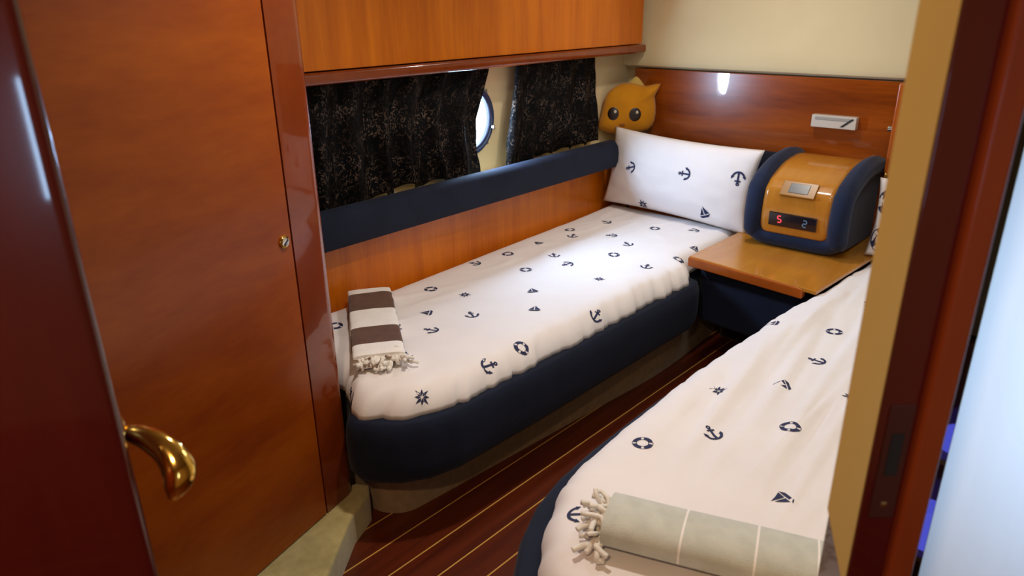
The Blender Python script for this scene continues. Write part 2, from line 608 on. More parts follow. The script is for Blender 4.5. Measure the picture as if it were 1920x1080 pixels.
# ------------------------------------------------------------------ wardrobe on the left
A0 = Vector((-1.494, 0.998))
WD = Vector((-0.244, 0.970)).normalized()          # along the face, away from the viewer
WN = Vector((WD.y, -WD.x))                          # out of the face, towards the room
def wp(s, d):
    p = A0 + WD * s + WN * d
    return (p.x, p.y)
wr = thing('wardrobe', 'tall varnished cherry wardrobe filling the left of the cabin', 'wardrobe', (-1.5, 0.5, 0))
# stile with a rounded right corner
pts = [wp(-0.118, -0.022), wp(-0.118, 0.0), wp(-0.03, 0.0), wp(-0.012, -0.004), wp(-0.003, -0.012), wp(0.0, -0.028), wp(0.0, -0.30), wp(-0.118, -0.30)]
link('stile', prism(pts, 0.0965, 1.945), M['cherry_edge'], wr)
pts = [wp(-0.122, -0.03), wp(-0.122, -0.30), wp(-1.15, -0.30), wp(-1.15, -0.03)]
link('body', prism(pts, 0.0965, 1.945), M['dark_void'], wr, smooth=False)
pts = [wp(-0.122, 0.0), wp(-0.122, -0.025), wp(-1.15, -0.025), wp(-1.15, 0.0)]
dr = link('door', prism(pts, 0.099, 1.94, 0.0015, 1), M['cherry'], wr)
# round push lock on the door
LZ = 0.893
lp = Vector((*wp(-0.148, 0.0), LZ))
n3 = Vector((WN.x, WN.y, 0))
t3 = Vector((WD.x, WD.y, 0))
bm = bmesh.new()
rr = []
for (r, d) in ((0.0155, -0.002), (0.0155, 0.003), (0.0135, 0.005), (0.0115, 0.004)):
    rr.append([bm.verts.new(lp + n3 * d + t3 * (r * math.cos(2 * PI * k / 28)) + Vector((0, 0, r * math.sin(2 * PI * k / 28)))) for k in range(28)])
for a, b in zip(rr, rr[1:]):
    for k in range(28):
        bm.faces.new((a[k], a[(k + 1) % 28], b[(k + 1) % 28], b[k]))
bm.faces.new(rr[0][::-1])
lock = link('lock', bm, M['brass'], dr)
bm = bmesh.new()
rr = []
for (r, d) in ((0.0117, 0.003), (0.0105, 0.007), (0.006, 0.0085)):
    rr.append([bm.verts.new(lp + n3 * d + t3 * (r * math.cos(2 * PI * k / 28)) + Vector((0, 0, r * math.sin(2 * PI * k / 28)))) for k in range(28)])
for a, b in zip(rr, rr[1:]):
    for k in range(28):
        bm.faces.new((a[k], a[(k + 1) % 28], b[(k + 1) % 28], b[k]))
bm.faces.new(rr[-1])
for u in (-1,):
    q = tube([lp + n3 * 0.009 + (t3 * 0.7 + Vector((0, 0, 0.55))) * 0.009, lp + n3 * 0.009 - (t3 * 0.7 + Vector((0, 0, 0.55))) * 0.009], 0.0018, 6)
    merge(bm, q, 1)
link('lock_button', bm, [M['chrome'], M['black']], dr)

# cream carpeted step along the foot of the wardrobe
stp = [(-1.520, 1.020), (-1.484, 1.040), (-1.448, 1.012), (-1.425, 0.965), (-1.405, 0.92), (-1.345, 0.84), (-1.265, 0.735), (-1.16, 0.60), (-1.02, 0.44), (-0.90, 0.32), wp(-0.70, -0.10), wp(-0.35, -0.10), wp(-0.02, -0.05)]
bm = prism(stp, 0.0, 0.095)
bevel(bm, 0.010, 3, [e for e in bm.edges if min(v.co.z for v in e.verts) > 0.09])
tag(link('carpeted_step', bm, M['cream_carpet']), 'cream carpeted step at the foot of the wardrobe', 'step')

# ------------------------------------------------------------------ overhead cabinet above the curtains
oc = thing('overhead_cabinet', 'cherry wood overhead cabinet above the dark curtains', 'cabinet', (-1.97, 2.1, 1.22))
CX = -1.92
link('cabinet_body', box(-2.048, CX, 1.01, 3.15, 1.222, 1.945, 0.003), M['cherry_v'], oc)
bm = box(-2.048, CX + 0.012, 1.01, 3.176, 1.180, 1.219, 0.012, 3)
link('pelmet', bm, M['cherry_edge'], oc)

# ------------------------------------------------------------------ padded rail along hull and back
def capsule_rail(name, pts, prof, mat):
    """prof: (offset to the room, z) closed loop swept along plan points with normals to the room side"""
    bm = bmesh.new()
    rings = []
    for (x, y, nx, ny) in pts:
        rings.append([bm.verts.new((x + nx * o, y + ny * o, z)) for o, z in prof])
    for a, b in zip(rings, rings[1:]):
        for k in range(len(prof)):
            bm.faces.new((a[k], a[(k + 1) % len(prof)], b[(k + 1) % len(prof)], b[k]))
    bm.faces.new(rings[0])
    bm.faces.new(rings[-1][::-1])
    return bm
prof = [(0.0, 0.665), (0.035, 0.660), (0.060, 0.668), (0.073, 0.695), (0.075, 0.735), (0.069, 0.770), (0.052, 0.790), (0.030, 0.795), (0.010, 0.790), (0.0, 0.775)]
path = [(-1.955, 1.01, 1, 0), (-1.955, 2.0, 1, 0), (-1.955, 2.925, 1, 0)]
tag(link('bolster_rail', capsule_rail('r', path, prof, None), M['navy']), 'long navy padded rail along the hull below the dark curtains', 'bolster')
path = [(-1.955, 3.204, 0, -1), (-1.60, 3.204, 0, -1), (-1.185, 3.204, 0, -1)]
tag(link('bolster_rail', capsule_rail('r', path, [(o * 1.45, z - 0.012) for o, z in prof], None), M['navy']), 'short navy padded rail along the back, showing above the pillow', 'bolster')

# ------------------------------------------------------------------ curtains
def curtain(name, y0t, y1t, y0b, y1b, ztop, zbot, folds, amp, seed, label, bottoms, pinch=0.0):
    bm = bmesh.new()
    NU, NV = folds * 14, 26
    uvl = bm.loops.layers.uv.new('UVMap')
    g = []
    for j in range(NV + 1):
        v = j / NV
        row = []
        for i in range(NU + 1):
            u = i / NU
            ph = 2 * PI * (folds * u + 0.35 * nz(u * 5.3, v * 1.2, seed)) + 0.6 * nz(u * 3, v * 2.2, seed + 3)
            am = amp * (0.55 + 0.6 * v) * (0.7 + 0.6 * abs(nz(u * 7.7, 0.3, seed + 9)))
            y1 = y1t + (y1b - y1t) * min(1.0, v * 2.2) + pinch * math.sin(PI * min(1.0, v * 1.15))
            y = (y0t + (y0b - y0t) * v) * (1 - u) + y1 * u
            x = -2.004 + am * math.sin(ph) + 0.006 * nz(u * 20, v * 6, seed)
            y += 0.35 * am * math.cos(ph) * v
            zb = zbot
            for (ua, ub, zz) in bottoms:
                if ua <= u < ub:
                    zb = zz
            zb += 0.010 * math.sin(ph + 0.8) + 0.006 * nz(u * 30, 1, seed)
            z = ztop + (zb - ztop) * v
            row.append((bm.verts.new((x, y, z)), (u * (y1b - y0b) * 1.9, v * 0.42)))
        g.append(row)
    for j in range(NV):
        for i in range(NU):
            q = [g[j][i], g[j][i + 1], g[j + 1][i + 1], g[j + 1][i]]
            f = bm.faces.new([a[0] for a in q])
            for lp_, a in zip(f.loops, q):
                lp_[uvl].uv = a[1]
    o = link(name, bm, M['curtain'], sharp=0)
    md = o.modifiers.new('thickness', 'SOLIDIFY')
    md.thickness = 0.0016
    md.offset = 0
    tag(o, label, 'curtain', 'speckled porthole curtains')
    return o
curtain('curtain', 1.06, 2.150, 1.06, 2.098, 1.178, 0.750, 8, 0.030, 1.0,
        'wide dark speckled curtain left of the bright porthole, beside the wardrobe',
        [(0.40, 0.515, 0.772), (0.56, 0.66, 0.785), (0.66, 0.78, 0.775)], -0.022)
curtain('curtain', 2.325, 2.895, 2.235, 2.895, 1.178, 0.758, 5, 0.026, 5.0,
        'narrower dark speckled curtain right of the porthole, near the orange cushion',
        [(0.45, 1.01, 0.780), (0.23, 0.45, 0.775)])

# ------------------------------------------------------------------ beds
def medial_nearest(p, a, b):
    a, b, p = Vector(a), Vector(b), Vector(p)
    d = b - a
    t = max(0, min(1, (p - a).dot(d) / d.length_squared))
    return a + d * t

def sheet_mesh(outline, ma, mb, prof, ztop_fn, side_pleat, interior=22, seed=0.0):
    """closed rounded cloth over a mattress; prof = list of (inset, z) from hem upwards"""
    bm = bmesh.new()
    rings = []
    n = len(outline)
    # arc length for the pleats
    s = [0.0]
    for i in range(1, n):
        s.append(s[-1] + (Vector(outline[i]) - Vector(outline[i - 1])).length)
    last = prof[-1][0]
    levels = [(d, z, None) for d, z in prof] + [(None, None, (k + 1) / interior) for k in range(interior - 1)]
    for (d, z, t) in levels:
        ring = []
        for i, p in enumerate(outline):
            P2 = Vector(p)
            m = medial_nearest(p, ma, mb)
            D = (m - P2).length
            if t is None:
                q = P2 + (m - P2) * min(1, d / D)
                zz = z
                k = max(0.0, 1.0 - d / last)
                pl = side_pleat(s[i], k, p)
                q = q + (P2 - m).normalized() * pl
                zz += ztop_fn(q.x, q.y) * (1 - k)
            else:
                f0 = last / D
                q = P2 + (m - P2) * (f0 + (1 - f0) * t)
                zz = prof[-1][1] + ztop_fn(q.x, q.y)
            ring.append(bm.verts.new((q.x, q.y, zz)))
        rings.append(ring)
    # last ring onto the medial line
    ring = []
    for p in outline:
        m = medial_nearest(p, ma, mb)
        ring.append(bm.verts.new((m.x, m.y, prof[-1][1] + ztop_fn(m.x, m.y))))
    rings.append(ring)
    for a, b in zip(rings, rings[1:]):
        for k in range(n):
            bm.faces.new((a[k], a[(k + 1) % n], b[(k + 1) % n], b[k]))
    bm.faces.new(rings[0][::-1])
    bmesh.ops.remove_doubles(bm, verts=rings[-1], dist=0.004)
    return bm

def pad_mesh(outline, off_in, prof):
    """bolster-like bed surround: prof (offset outwards, z)"""
    bm = bmesh.new()
    n = len(outline)
    rings = []
    nrm = []
    for i in range(n):
        t = Vector(outline[(i + 1) % n]) - Vector(outline[i - 1])
        t.normalize()
        nrm.append(Vector((t.y, -t.x)))
    for (o, z) in prof:
        rings.append([bm.verts.new((outline[i][0] + nrm[i].x * o, outline[i][1] + nrm[i].y * o, z)) for i in range(n)])
    for a, b in zip(rings, rings[1:]):
        for k in range(n):
            bm.faces.new((a[k], a[(k + 1) % n], b[(k + 1) % n], b[k]))
    bm.faces.new(rings[0][::-1])
    bm.faces.new(rings[-1])
    return bm

SHEET_PROF = [(0.000, 0.388), (0.002, 0.402), (0.008, 0.418), (0.017, 0.432), (0.028, 0.444), (0.042, 0.453), (0.058, 0.458), (0.080, 0.461), (0.11, 0.462)]

# ---- left bed (counter-clockwise outline of the hem)
LO = [(-1.540, 1.032), (-1.470, 0.990), (-1.424, 0.958), (-1.388, 0.964), (-1.350, 0.986), (-1.305, 1.022), (-1.262, 1.084), (-1.240, 1.170), (-1.230, 1.30), (-1.222, 1.49),
      (-1.207, 1.90), (-1.192, 2.42), (-1.235, 2.465), (-1.255, 2.51), (-1.250, 2.90), (-1.250, 3.04), (-1.985, 3.04), (-1.975, 2.5), (-1.960, 2.0), (-1.944, 1.55), (-1.944, 1.045), (-1.86, 1.040)]
LO = resample(LO, 0.016)
def l_top(x, y):
    a = 0.0022 * nz(x * 4.5, y * 3.2, 1.0) + 0.0012 * nz(x * 14, y * 6, 4.0)
    # long soft creases running from the wall towards the table
    r = nz(x * 2.0 + y * 3.0, (x - y * 0.35) * 9.0, 2.0)
    a += 0.0045 * max(0.0, 1 - abs(r) * 5.5) * max(0.0, min(1.0, 0.55 + nz(x * 2, y * 2, 8)))
    return a
def l_pleat(s, k, p):
    g = 1.0 if p[0] > -1.5 and p[1] < 2.45 else 0.0
    wv = math.sin(s * 62 + 5 * nz(s * 3, 0, 0)) * (0.5 + 0.8 * abs(nz(s * 5, 2, 0)))
    cr = max(0.0, 1 - abs(nz(s * 9 + k * 0.9, 3.0, 4.0)) * 5.0) + 0.7 * max(0.0, 1 - abs(nz(s * 17 + k * 1.4, 9.0, 2.0)) * 5.0)
    return g * (0.005 * wv + 0.010 * nz(s * 9, 7, 0) - 0.020 * cr) * (k ** 0.6) * (1.0 - 0.45 * k)
bm = sheet_mesh(LO, (-1.60, 1.40), (-1.60, 2.62), SHEET_PROF, l_top, l_pleat)
bm.normal_update()
bvh = BVHTree.FromBMesh(bm)
UP = Vector((0, 0, 1))
# motifs: kind, x, y, rotation
LM = [('L', -1.79, 1.60, .3), ('B', -1.64, 1.44, 2.2), ('S', -1.66, 1.64, .4), ('L', -1.66, 1.97, .8), ('A', -1.86, 1.90, 2.0),
      ('A', -1.68, 2.17, .8), ('L', -1.83, 2.06, .2), ('B', -1.83, 2.25, 1.4), ('A', -1.78, 2.43, .4), ('A', -1.65, 2.54, 2.2),
      ('L', -1.84, 2.49, .6), ('A', -1.78, 2.69, 1.5), ('A', -1.41, 2.83, 2.4), ('L', -1.28, 2.46, .3), ('B', -1.505, 1.82, .9),
      ('S', -1.385, 2.06, .2), ('A', -1.325, 2.29, .3), ('A', -1.53, 2.48, 1.1), ('A', -1.575, 2.12, 2.9), ('L', -1.50, 2.33, .7),
      ('B', -1.30, 2.63, .2), ('A', -1.52, 1.53, 1.1), ('B', -1.395, 1.70, .6), ('A', -1.53, 1.36, 1.9), ('L', -1.79, 1.19, .5),
      ('A', -1.63, 1.30, .3), ('A', -1.46, 1.19, .8), ('L', -1.275, 1.475, .4), ('A', -1.275, 1.335, -.25), ('S', -1.29, 1.10, .1),
      ('A', -1.245, 1.83, .4), ('A', -1.460, 0.992, .4), ('L', -1.56, 2.75, .4), ('S', -1.90, 1.42, .3)]
for (k, x, y, a) in LM:
    if y < 1.12 and x < -1.44 or (x > -1.305 and y < 2.0):
        nv = Vector((0.45, -0.45, 0.78)).normalized() if y < 1.2 else Vector((0.7, -0.1, 0.72)).normalized()
        zc = 0.43
        if x < -1.44:
            nv = Vector((0.1, -0.75, 0.65)).normalized()
            zc = 0.42
        print_motif(bm, bvh, k, (x, y, zc), nv, a, 0.050)
    else:
        print_motif(bm, bvh, k, (x, y, 0.46), UP, a, 0.047)
ls = link('bed_sheet', bm, [M['cotton'], M['print']], sharp=0)
tag(ls, 'white fitted sheet with navy nautical print on the left bed, under the striped towel', 'bed sheet')

bed = thing('bed', 'left single bed with navy padded base along the hull side', 'bed', (-1.6, 2.0, 0))
PAD_PROF = [(-0.06, 0.195), (-0.012, 0.195), (0.004, 0.203), (0.014, 0.222), (0.018, 0.26), (0.018, 0.33), (0.014, 0.362), (0.006, 0.382), (-0.004, 0.387), (-0.04, 0.3875)]
LPO = [(x, y) for (x, y) in [(-1.545, 1.055), (-1.466, 1.006), (-1.424, 0.962), (-1.385, 0.957), (-1.345, 0.979), (-1.30, 1.016), (-1.257, 1.08), (-1.232, 1.165), (-1.224, 1.30), (-1.214, 1.49),
       (-1.200, 1.90), (-1.186, 2.40), (-1.200, 2.46), (-1.27, 2.49), (-1.27, 3.04), (-1.94, 3.04), (-1.93, 1.6), (-1.93, 1.06)]]
LPO = resample(LPO, 0.02)
link('padded_base', pad_mesh(LPO, 0, PAD_PROF), M['navy'], bed, sharp=50)
plo = closed_smooth([(-1.48, 1.052), (-1.425, 1.075), (-1.392, 1.12), (-1.378, 1.22), (-1.34, 1.60), (-1.305, 1.95), (-1.27, 2.30), (-1.27, 2.60), (-1.29, 2.9), (-1.33, 3.0), (-1.45, 3.02), (-1.7, 3.02), (-1.90, 3.02), (-1.93, 2.9), (-1.93, 2.0), (-1.93, 1.25), (-1.90, 1.10), (-1.80, 1.065), (-1.60, 1.055)], 5)
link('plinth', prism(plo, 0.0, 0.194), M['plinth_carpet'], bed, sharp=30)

# ---- right bed
RO = [(-0.172, 0.76), (-0.172, 3.10), (-0.705, 3.10), (-0.722, 2.88), (-0.752, 2.55), (-0.772, 2.38), (-0.790, 2.26), (-0.798, 2.06), (-0.810, 1.80), (-0.816, 1.50), (-0.812, 1.25), (-0.803, 1.12),
      (-0.780, 1.015), (-0.737, 0.925), (-0.680, 0.835), (-0.615, 0.775), (-0.53, 0.745), (-0.40, 0.74)]
RO = resample(RO[::-1], 0.016)[::-1]
RO = RO[::-1]
def signed(pts):
    return sum(pts[i - 1][0] * pts[i][1] - pts[i][0] * pts[i - 1][1] for i in range(len(pts)))
if signed(RO) < 0:
    RO = RO[::-1]
if signed(LO) < 0:
    LO = LO[::-1]
def r_top(x, y):
    a = 0.002 * nz(x * 4.0, y * 3.0, 11.0) + 0.001 * nz(x * 13, y * 5, 14.0)
    g = max(0.0, min(1.0, (y - 1.12) / 0.5))
    fan = (x + 0.30) / (0.35 + 0.32 * (y - 0.6)) * 6.0
    r = nz(fan * 1.25, y * 0.7, 12.0)
    a += g * 0.017 * max(0.0, 1 - abs(r) * 3.2)
    r2 = nz(fan * 2.6 + 5, y * 1.1, 15.0)
    a += g * 0.006 * max(0.0, 1 - abs(r2) * 3.5)
    return a
def r_pleat(s, k, p):
    wv = math.sin(s * 58 + 5 * nz(s * 3, 0, 5)) * (0.4 + 0.8 * abs(nz(s * 5, 2, 5)))
    cr = max(0.0, 1 - abs(nz(s * 9 + k * 0.9, 3.0, 7.0)) * 5.0)
    return (0.003 * wv + 0.006 * nz(s * 11, 7, 5) - 0.008 * cr) * (k ** 0.8) * (1.0 - 0.4 * k)
bm = sheet_mesh(RO, (-0.47, 1.12), (-0.44, 2.78), SHEET_PROF, r_top, r_pleat)
bm.normal_update()
bvh = BVHTree.FromBMesh(bm)
RM = [('B', -0.745, 2.08, 1.7), ('L', -0.575, 2.135, .3), ('A', -0.545, 1.905, 1.4), ('B', -0.562, 1.70, 2.2), ('S', -0.68, 1.58, .1), ('L', -0.468, 1.51, .2),
      ('A', -0.60, 1.385, 1.05), ('L', -0.703, 1.245, .55), ('B', -0.385, 1.255, 2.6), ('A', -0.672, 0.957, -1.0), ('S', -0.405, 1.75, .3), ('A', -0.555, 2.42, 1.0), ('A', -0.50, 2.25, 1.3), ('L', -0.30, 1.9, .2), ('A', -0.25, 1.4, .2)]
for (k, x, y, a) in RM:
    print_motif(bm, bvh, k, (x, y, 0.46), UP, a, 0.047)
rs = link('bed_sheet', bm, [M['cotton'], M['print']], sharp=0)
tag(rs, 'white fitted sheet with navy nautical print on the right bed, under the grey towel', 'bed sheet')

bed2 = thing('bed', 'right single bed with navy padded base beside the doorway', 'bed', (-0.45, 2.0, 0))
RPO = [(-0.172, 0.745), (-0.172, 3.10), (-0.70, 3.10), (-0.72, 2.60), (-0.752, 2.50), (-0.795, 2.38), (-0.820, 2.06), (-0.832, 1.80), (-0.838, 1.50), (-0.836, 1.25), (-0.828, 1.11),
       (-0.806, 1.00), (-0.766, 0.905), (-0.705, 0.81), (-0.63, 0.75), (-0.54, 0.722), (-0.40, 0.715)]
RPO = resample(RPO, 0.02)
if signed(RPO) < 0:
    RPO = RPO[::-1]
link('padded_base', pad_mesh(RPO, 0, PAD_PROF), M['navy'], bed2, sharp=50)
pro = closed_smooth([(-0.20, 0.90), (-0.20, 3.05), (-0.62, 3.05), (-0.66, 2.4), (-0.68, 1.8), (-0.69, 1.3), (-0.66, 1.08), (-0.56, 0.93), (-0.40, 0.88)], 5)
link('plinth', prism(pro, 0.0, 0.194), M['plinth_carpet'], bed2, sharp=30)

# ------------------------------------------------------------------ bedside table between the beds
tb = thing('bedside_table', 'low wooden shelf table fixed between the two beds, under the navy console', 'bedside table', (-0.98, 2.8, 0))
bm = prism([(-1.246, 2.478), (-0.728, 2.410), (-0.668, 3.195), (-1.225, 3.195)], 0.459, 0.473, 0.003, 2)
link('tabletop', bm, M['table_wood'], tb)
bm = prism([(-1.250, 2.474), (-0.775, 2.412), (-0.775, 2.450), (-1.235, 2.512)], 0.430, 0.4695, 0.006, 2)
link('front_edge', bm, M['orange_edge'], tb, sharp=50)
bm = prism([(-1.176, 2.515), (-0.80, 2.465), (-0.78, 3.18), (-1.22, 3.18), (-1.22, 2.53)], 0.195, 0.4295, 0.015, 3)
link('front_panel', bm, M['navy'], tb)
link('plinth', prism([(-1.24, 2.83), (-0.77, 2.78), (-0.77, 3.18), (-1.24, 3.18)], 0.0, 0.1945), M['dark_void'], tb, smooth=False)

# ------------------------------------------------------------------ navy console with wood face
cs = thing('console', 'navy padded console with curved wood face and red digit display on the bedside table', 'control console', (-0.98, 3.0, 0.473))
cprof = [(2.805, 0.474), (2.775, 0.510), (2.760, 0.553), (2.755, 0.622), (2.769, 0.708), (2.80, 0.745), (2.844, 0.771), (2.951, 0.807), (3.07, 0.820), (3.150, 0.815), (3.20, 0.804)]
CP = smooth_path([(0, y, z) for y, z in cprof], 6)
def cpn(i):
    t = (CP[min(i + 1, len(CP) - 1)] - CP[max(i - 1, 0)]).normalized()
    return Vector((0, -t.z, t.y))
# solid core
bm = bmesh.new()
core = [CP[i] - cpn(i) * 0.030 for i in range(len(CP))]
cx0, cx1 = -1.145, -0.782
a = [bm.verts.new((cx0, p.y, max(p.z, 0.4745))) for p in core] + [bm.verts.new((cx0, 3.20, 0.4745))]
b = [bm.verts.new((cx1, p.y, max(p.z, 0.4745))) for p in core] + [bm.verts.new((cx1, 3.20, 0.4745))]
for i in range(len(a)):
    j = (i + 1) % len(a)
    bm.faces.new((a[i], a[j], b[j], b[i]))
bm.faces.new(a)
bm.faces.new(b[::-1])
link('core', bm, M['navy_console'], cs)
# padded U-shaped surround: left arm, sill, right arm
def on_prof(x, i, off):
    p = CP[i] + cpn(i) * off
    return Vector((x, p.y, p.z))
lx, rx = -1.132, -0.798
left = [on_prof(lx, i, -0.036) for i in range(len(CP) - 1, 7, -2)]
right = [on_prof(rx, i, -0.036) for i in range(8, len(CP), 2)]
sill = [(lx + 0.008, 2.806, 0.535), (lx + 0.030, 2.812, 0.519), (lx + 0.065, 2.815, 0.5135), (-0.96, 2.815, 0.513), (rx - 0.065, 2.815, 0.5135), (rx - 0.030, 2.812, 0.519), (rx - 0.008, 2.806, 0.535)]
path = left + [Vector(p) for p in sill] + right
rad = [0.039] * len(path)
bm = tube(smooth_path(path, 3), 0.0385, 16)
link('padded_surround', bm, M['navy_console'], cs)
# curved wood face with rounded lower corners
bm = bmesh.new()
fx0, fx1 = -1.094, -0.830
i0 = 9
lines = []
NX = 16
for i in range(i0, len(CP)):
    h = (i - i0)
    row = []
    ins = 0.0
    if h < 5:
        ins = 0.022 * (1 - math.sqrt(max(0, 1 - (1 - h / 5) ** 2)))
    for k in range(NX + 1):
        x = fx0 + ins + (fx1 - fx0 - 2 * ins) * k / NX
        p = CP[i] - cpn(i) * 0.022
        row.append(bm.verts.new((x, p.y, p.z)))
    lines.append(row)
for r0, r1 in zip(lines, lines[1:]):
    for k in range(NX):
        bm.faces.new((r0[k], r0[k + 1], r1[k + 1], r1[k]))
face = link('wood_face', bm, M['table_wood'], cs, sharp=0)
md = face.modifiers.new('thickness', 'SOLIDIFY')
md.thickness = 0.008
md.offset = 0
# items on the face: built in a local frame on the profile
def frame_at(i, x, off=-0.018):
    p = CP[i] + cpn(i) * off
    n = cpn(i)
    t = Vector((0, n.z, -n.y)) * 1.0
    if t.z < 0:
        t = -t
    return Vector((x, p.y, p.z)), Vector((1, 0, 0)), t, n
def fbox(fr, u0, u1, v0, v1, d0, d1, r=0.001, seg=1):
    c, u, v, n = fr
    bm = box(u0, u1, v0, v1, d0, d1, r, seg)
    for vv in bm.verts:
        q = vv.co.copy()
        vv.co = c + u * q.x + v * q.y + n * q.z
    return bm
def near_idx(z):
    return min(range(len(CP)), key=lambda i: abs(CP[i].z - z) + (10 if CP[i].y > 2.95 else 0))
# radio style display, slightly tilted
fr = frame_at(near_idx(0.600), -0.967)
disp = link('display', fbox(fr, -0.094, 0.094, -0.027, 0.027, -0.006, 0.007, 0.003, 2), M['black_gloss'], cs)
def seg_digit(fr, u, v, w, h, segs, d):
    bm = bmesh.new()
    T = 0.0042
    S = {'a': (0, 1, 'h'), 'g': (0, 0, 'h'), 'd': (0, -1, 'h'), 'b': (1, .5, 'v'), 'c': (1, -.5, 'v'), 'f': (-1, .5, 'v'), 'e': (-1, -.5, 'v')}
    for s in segs:
        a, b_, o = S[s]
        cu, cv = u + a * w / 2, v + b_ * h / 2
        if o == 'h':
            q = fbox(fr, cu - w / 2 + T / 3, cu + w / 2 - T / 3, cv - T / 2, cv + T / 2, d, d + 0.001, 0)
        else:
            q = fbox(fr, cu - T / 2, cu + T / 2, cv - h / 4 + T / 3, cv + h / 4 - T / 3, d, d + 0.001, 0)
        merge(bm, q)
    return bm
link('red_digit', seg_digit(fr, -0.050, 0.002, 0.014, 0.026, 'afgcd', 0.0068), M['red_led'], disp, smooth=False)
bm = seg_digit(fr, 0.050, 0.0, 0.014, 0.026, 'abged', 0.0068)
link('blue_symbol', bm, M['blue_led'], disp, smooth=False)
# small grey screen in a gold frame
fr = frame_at(near_idx(0.728), -0.965, -0.017)
sc = link('screen_frame', fbox(fr, -0.068, 0.068, -0.034, 0.034, -0.004, 0.006, 0.003, 2), M['brass'], cs)
sc.data.materials[0] = plain('matt_gold', (0.30, 0.125, 0.012), 0.35, 0.0)
link('screen', fbox(fr, -0.037, 0.040, -0.020, 0.024, 0.002, 0.0075, 0.0015, 1), M['lcd'], sc)

# ------------------------------------------------------------------ fittings on the headboard
lt = thing('wall_fitting', 'small white rectangular fitting mounted on the headboard above the console', 'wall fitting', (-1.008, 3.204, 0.93))
link('housing', box(-1.100, -0.918, 3.170, 3.204, 0.905, 0.957, 0.004, 2), M['white_plastic'], lt)
bm = box(-1.084, -0.945, 3.1675, 3.1712, 0.938, 0.950, 0.001, 1)
link('slot', bm, M['grey_plastic'], lt)
bm = prism([(-0.980, 0.914), (-0.968, 0.914), (-0.928, 0.947), (-0.936, 0.950)], -3.1712, -3.1675)
for v in bm.verts:
    v.co = Vector((v.co.x, -v.co.z, v.co.y))
link('diagonal_mark', bm, M['black'], lt, smooth=False)

for _c in list(lt.children):
    pass
lt.location.x += 0.015
fr_ = thing('wooden_frame', 'narrow glossy orange wood frame edge with brass fittings at the right end of the headboard', 'frame', (-0.745, 3.12, 0.73))
link('frame_post', box(-0.757, -0.732, 3.12, 3.20, 0.745, 1.104, 0.006, 3), M['orange_edge'], fr_)
for z in (0.735, 0.755):
    bm = bmesh.new()
    bmesh.ops.create_uvsphere(bm, u_segments=14, v_segments=10, radius=0.010, matrix=Matrix.Translation((-0.748, 3.118, z - 0.002)))
    link('brass_stud', bm, M['brass'], fr_)
bm = tube([(-0.757, 3.14, 0.93), (-0.772, 3.14, 0.93)], [0.010, 0.012], 12)
link('chrome_catch', bm, M['chrome'], fr_)

# ------------------------------------------------------------------ pillows
def pillow_mesh(W, H, T, seed):
    bm = bmesh.new()
    NU, NV = 48, 28
    front, back = [], []
    for side, store in ((1, front), (-1, back)):
        for j in range(NV + 1):
            v = -1 + 2 * j / NV
            row = []
            for i in range(NU + 1):
                u = -1 + 2 * i / NU
                x = W / 2 * u * (1 - 0.055 * (1 - v * v))
                z = H / 2 * v * (1 - 0.075 * (1 - u * u))
                th = T / 2 * max(0.0, (1 - abs(u) ** 2.4)) ** 0.55 * max(0.0, (1 - abs(v) ** 2.2)) ** 0.55
                th += 0.004 * nz(u * 3, v * 3, seed + side) * min(1, th * 40) + 0.003 * nz(u * 8 + v * 5, v * 4 - u * 3, seed) * min(1, th * 40)
                if side == -1 and (i in (0, NU) or j in (0, NV)):
                    row.append(front[j][i])
                else:
                    row.append(bm.verts.new((x, -side * th, z)))
            store.append(row)
        for j in range(NV):
            for i in range(NU):
                q = (store[j][i], store[j][i + 1], store[j + 1][i + 1], store[j + 1][i])
                bm.faces.new(q if side == 1 else q[::-1])
    return bm
def place(bm, loc, rz, tilt, roll=0.0):
    m = Matrix.Translation(loc) @ Matrix.Rotation(rz, 4, 'Z') @ Matrix.Rotation(tilt, 4, 'X') @ Matrix.Rotation(roll, 4, 'Y')
    bm.transform(m)
    return m
bm = pillow_mesh(0.775, 0.365, 0.15, 2.0)
bm.normal_update()
bvh = BVHTree.FromBMesh(bm)
for (k, x, z, a, s) in [('A', -0.215, 0.010, 1.9, .052), ('A', 0.080, 0.030, 1.6, .054), ('A', 0.315, 0.052, 3.2, .058), ('S', -0.130, -0.150, .3, .058), ('B', 0.195, -0.120, .4, .058)]:
    print_motif(bm, bvh, k, (x, -0.05, z), Vector((0, -1, 0)), a, s, 1, Vector((0, 0, 1)), 0.0018)
place(bm, (-1.578, 2.950, 0.655), -0.055, -0.18, 0.028)
p1 = link('pillow', bm, [M['cotton'], M['print']], sharp=0)
tag(p1, 'white pillow with navy anchor print leaning at the head of the left bed', 'pillow', 'nautical print pillows')
bm = pillow_mesh(0.50, 0.30, 0.13, 6.0)
bm.normal_update()
bvh = BVHTree.FromBMesh(bm)
for (k, x, z, a, s) in [('L', -0.195, 0.060, .3, .10), ('L', -0.190, -0.085, .9, .10), ('A', 0.02, 0.0, .3, .06), ('S', 0.14, 0.06, .3, .06)]:
    print_motif(bm, bvh, k, (x, -0.05, z), Vector((0, -1, 0)), a, s, 1, Vector((0, 0, 1)), 0.0018)
place(bm, (-0.475, 2.960, 0.626), 0.10, -0.25, 0.0)
p2 = link('pillow', bm, [M['cotton'], M['print']], sharp=0)
tag(p2, 'white pillow with big dark rings on the right bed, mostly hidden behind cream jamb', 'pillow', 'nautical print pillows')

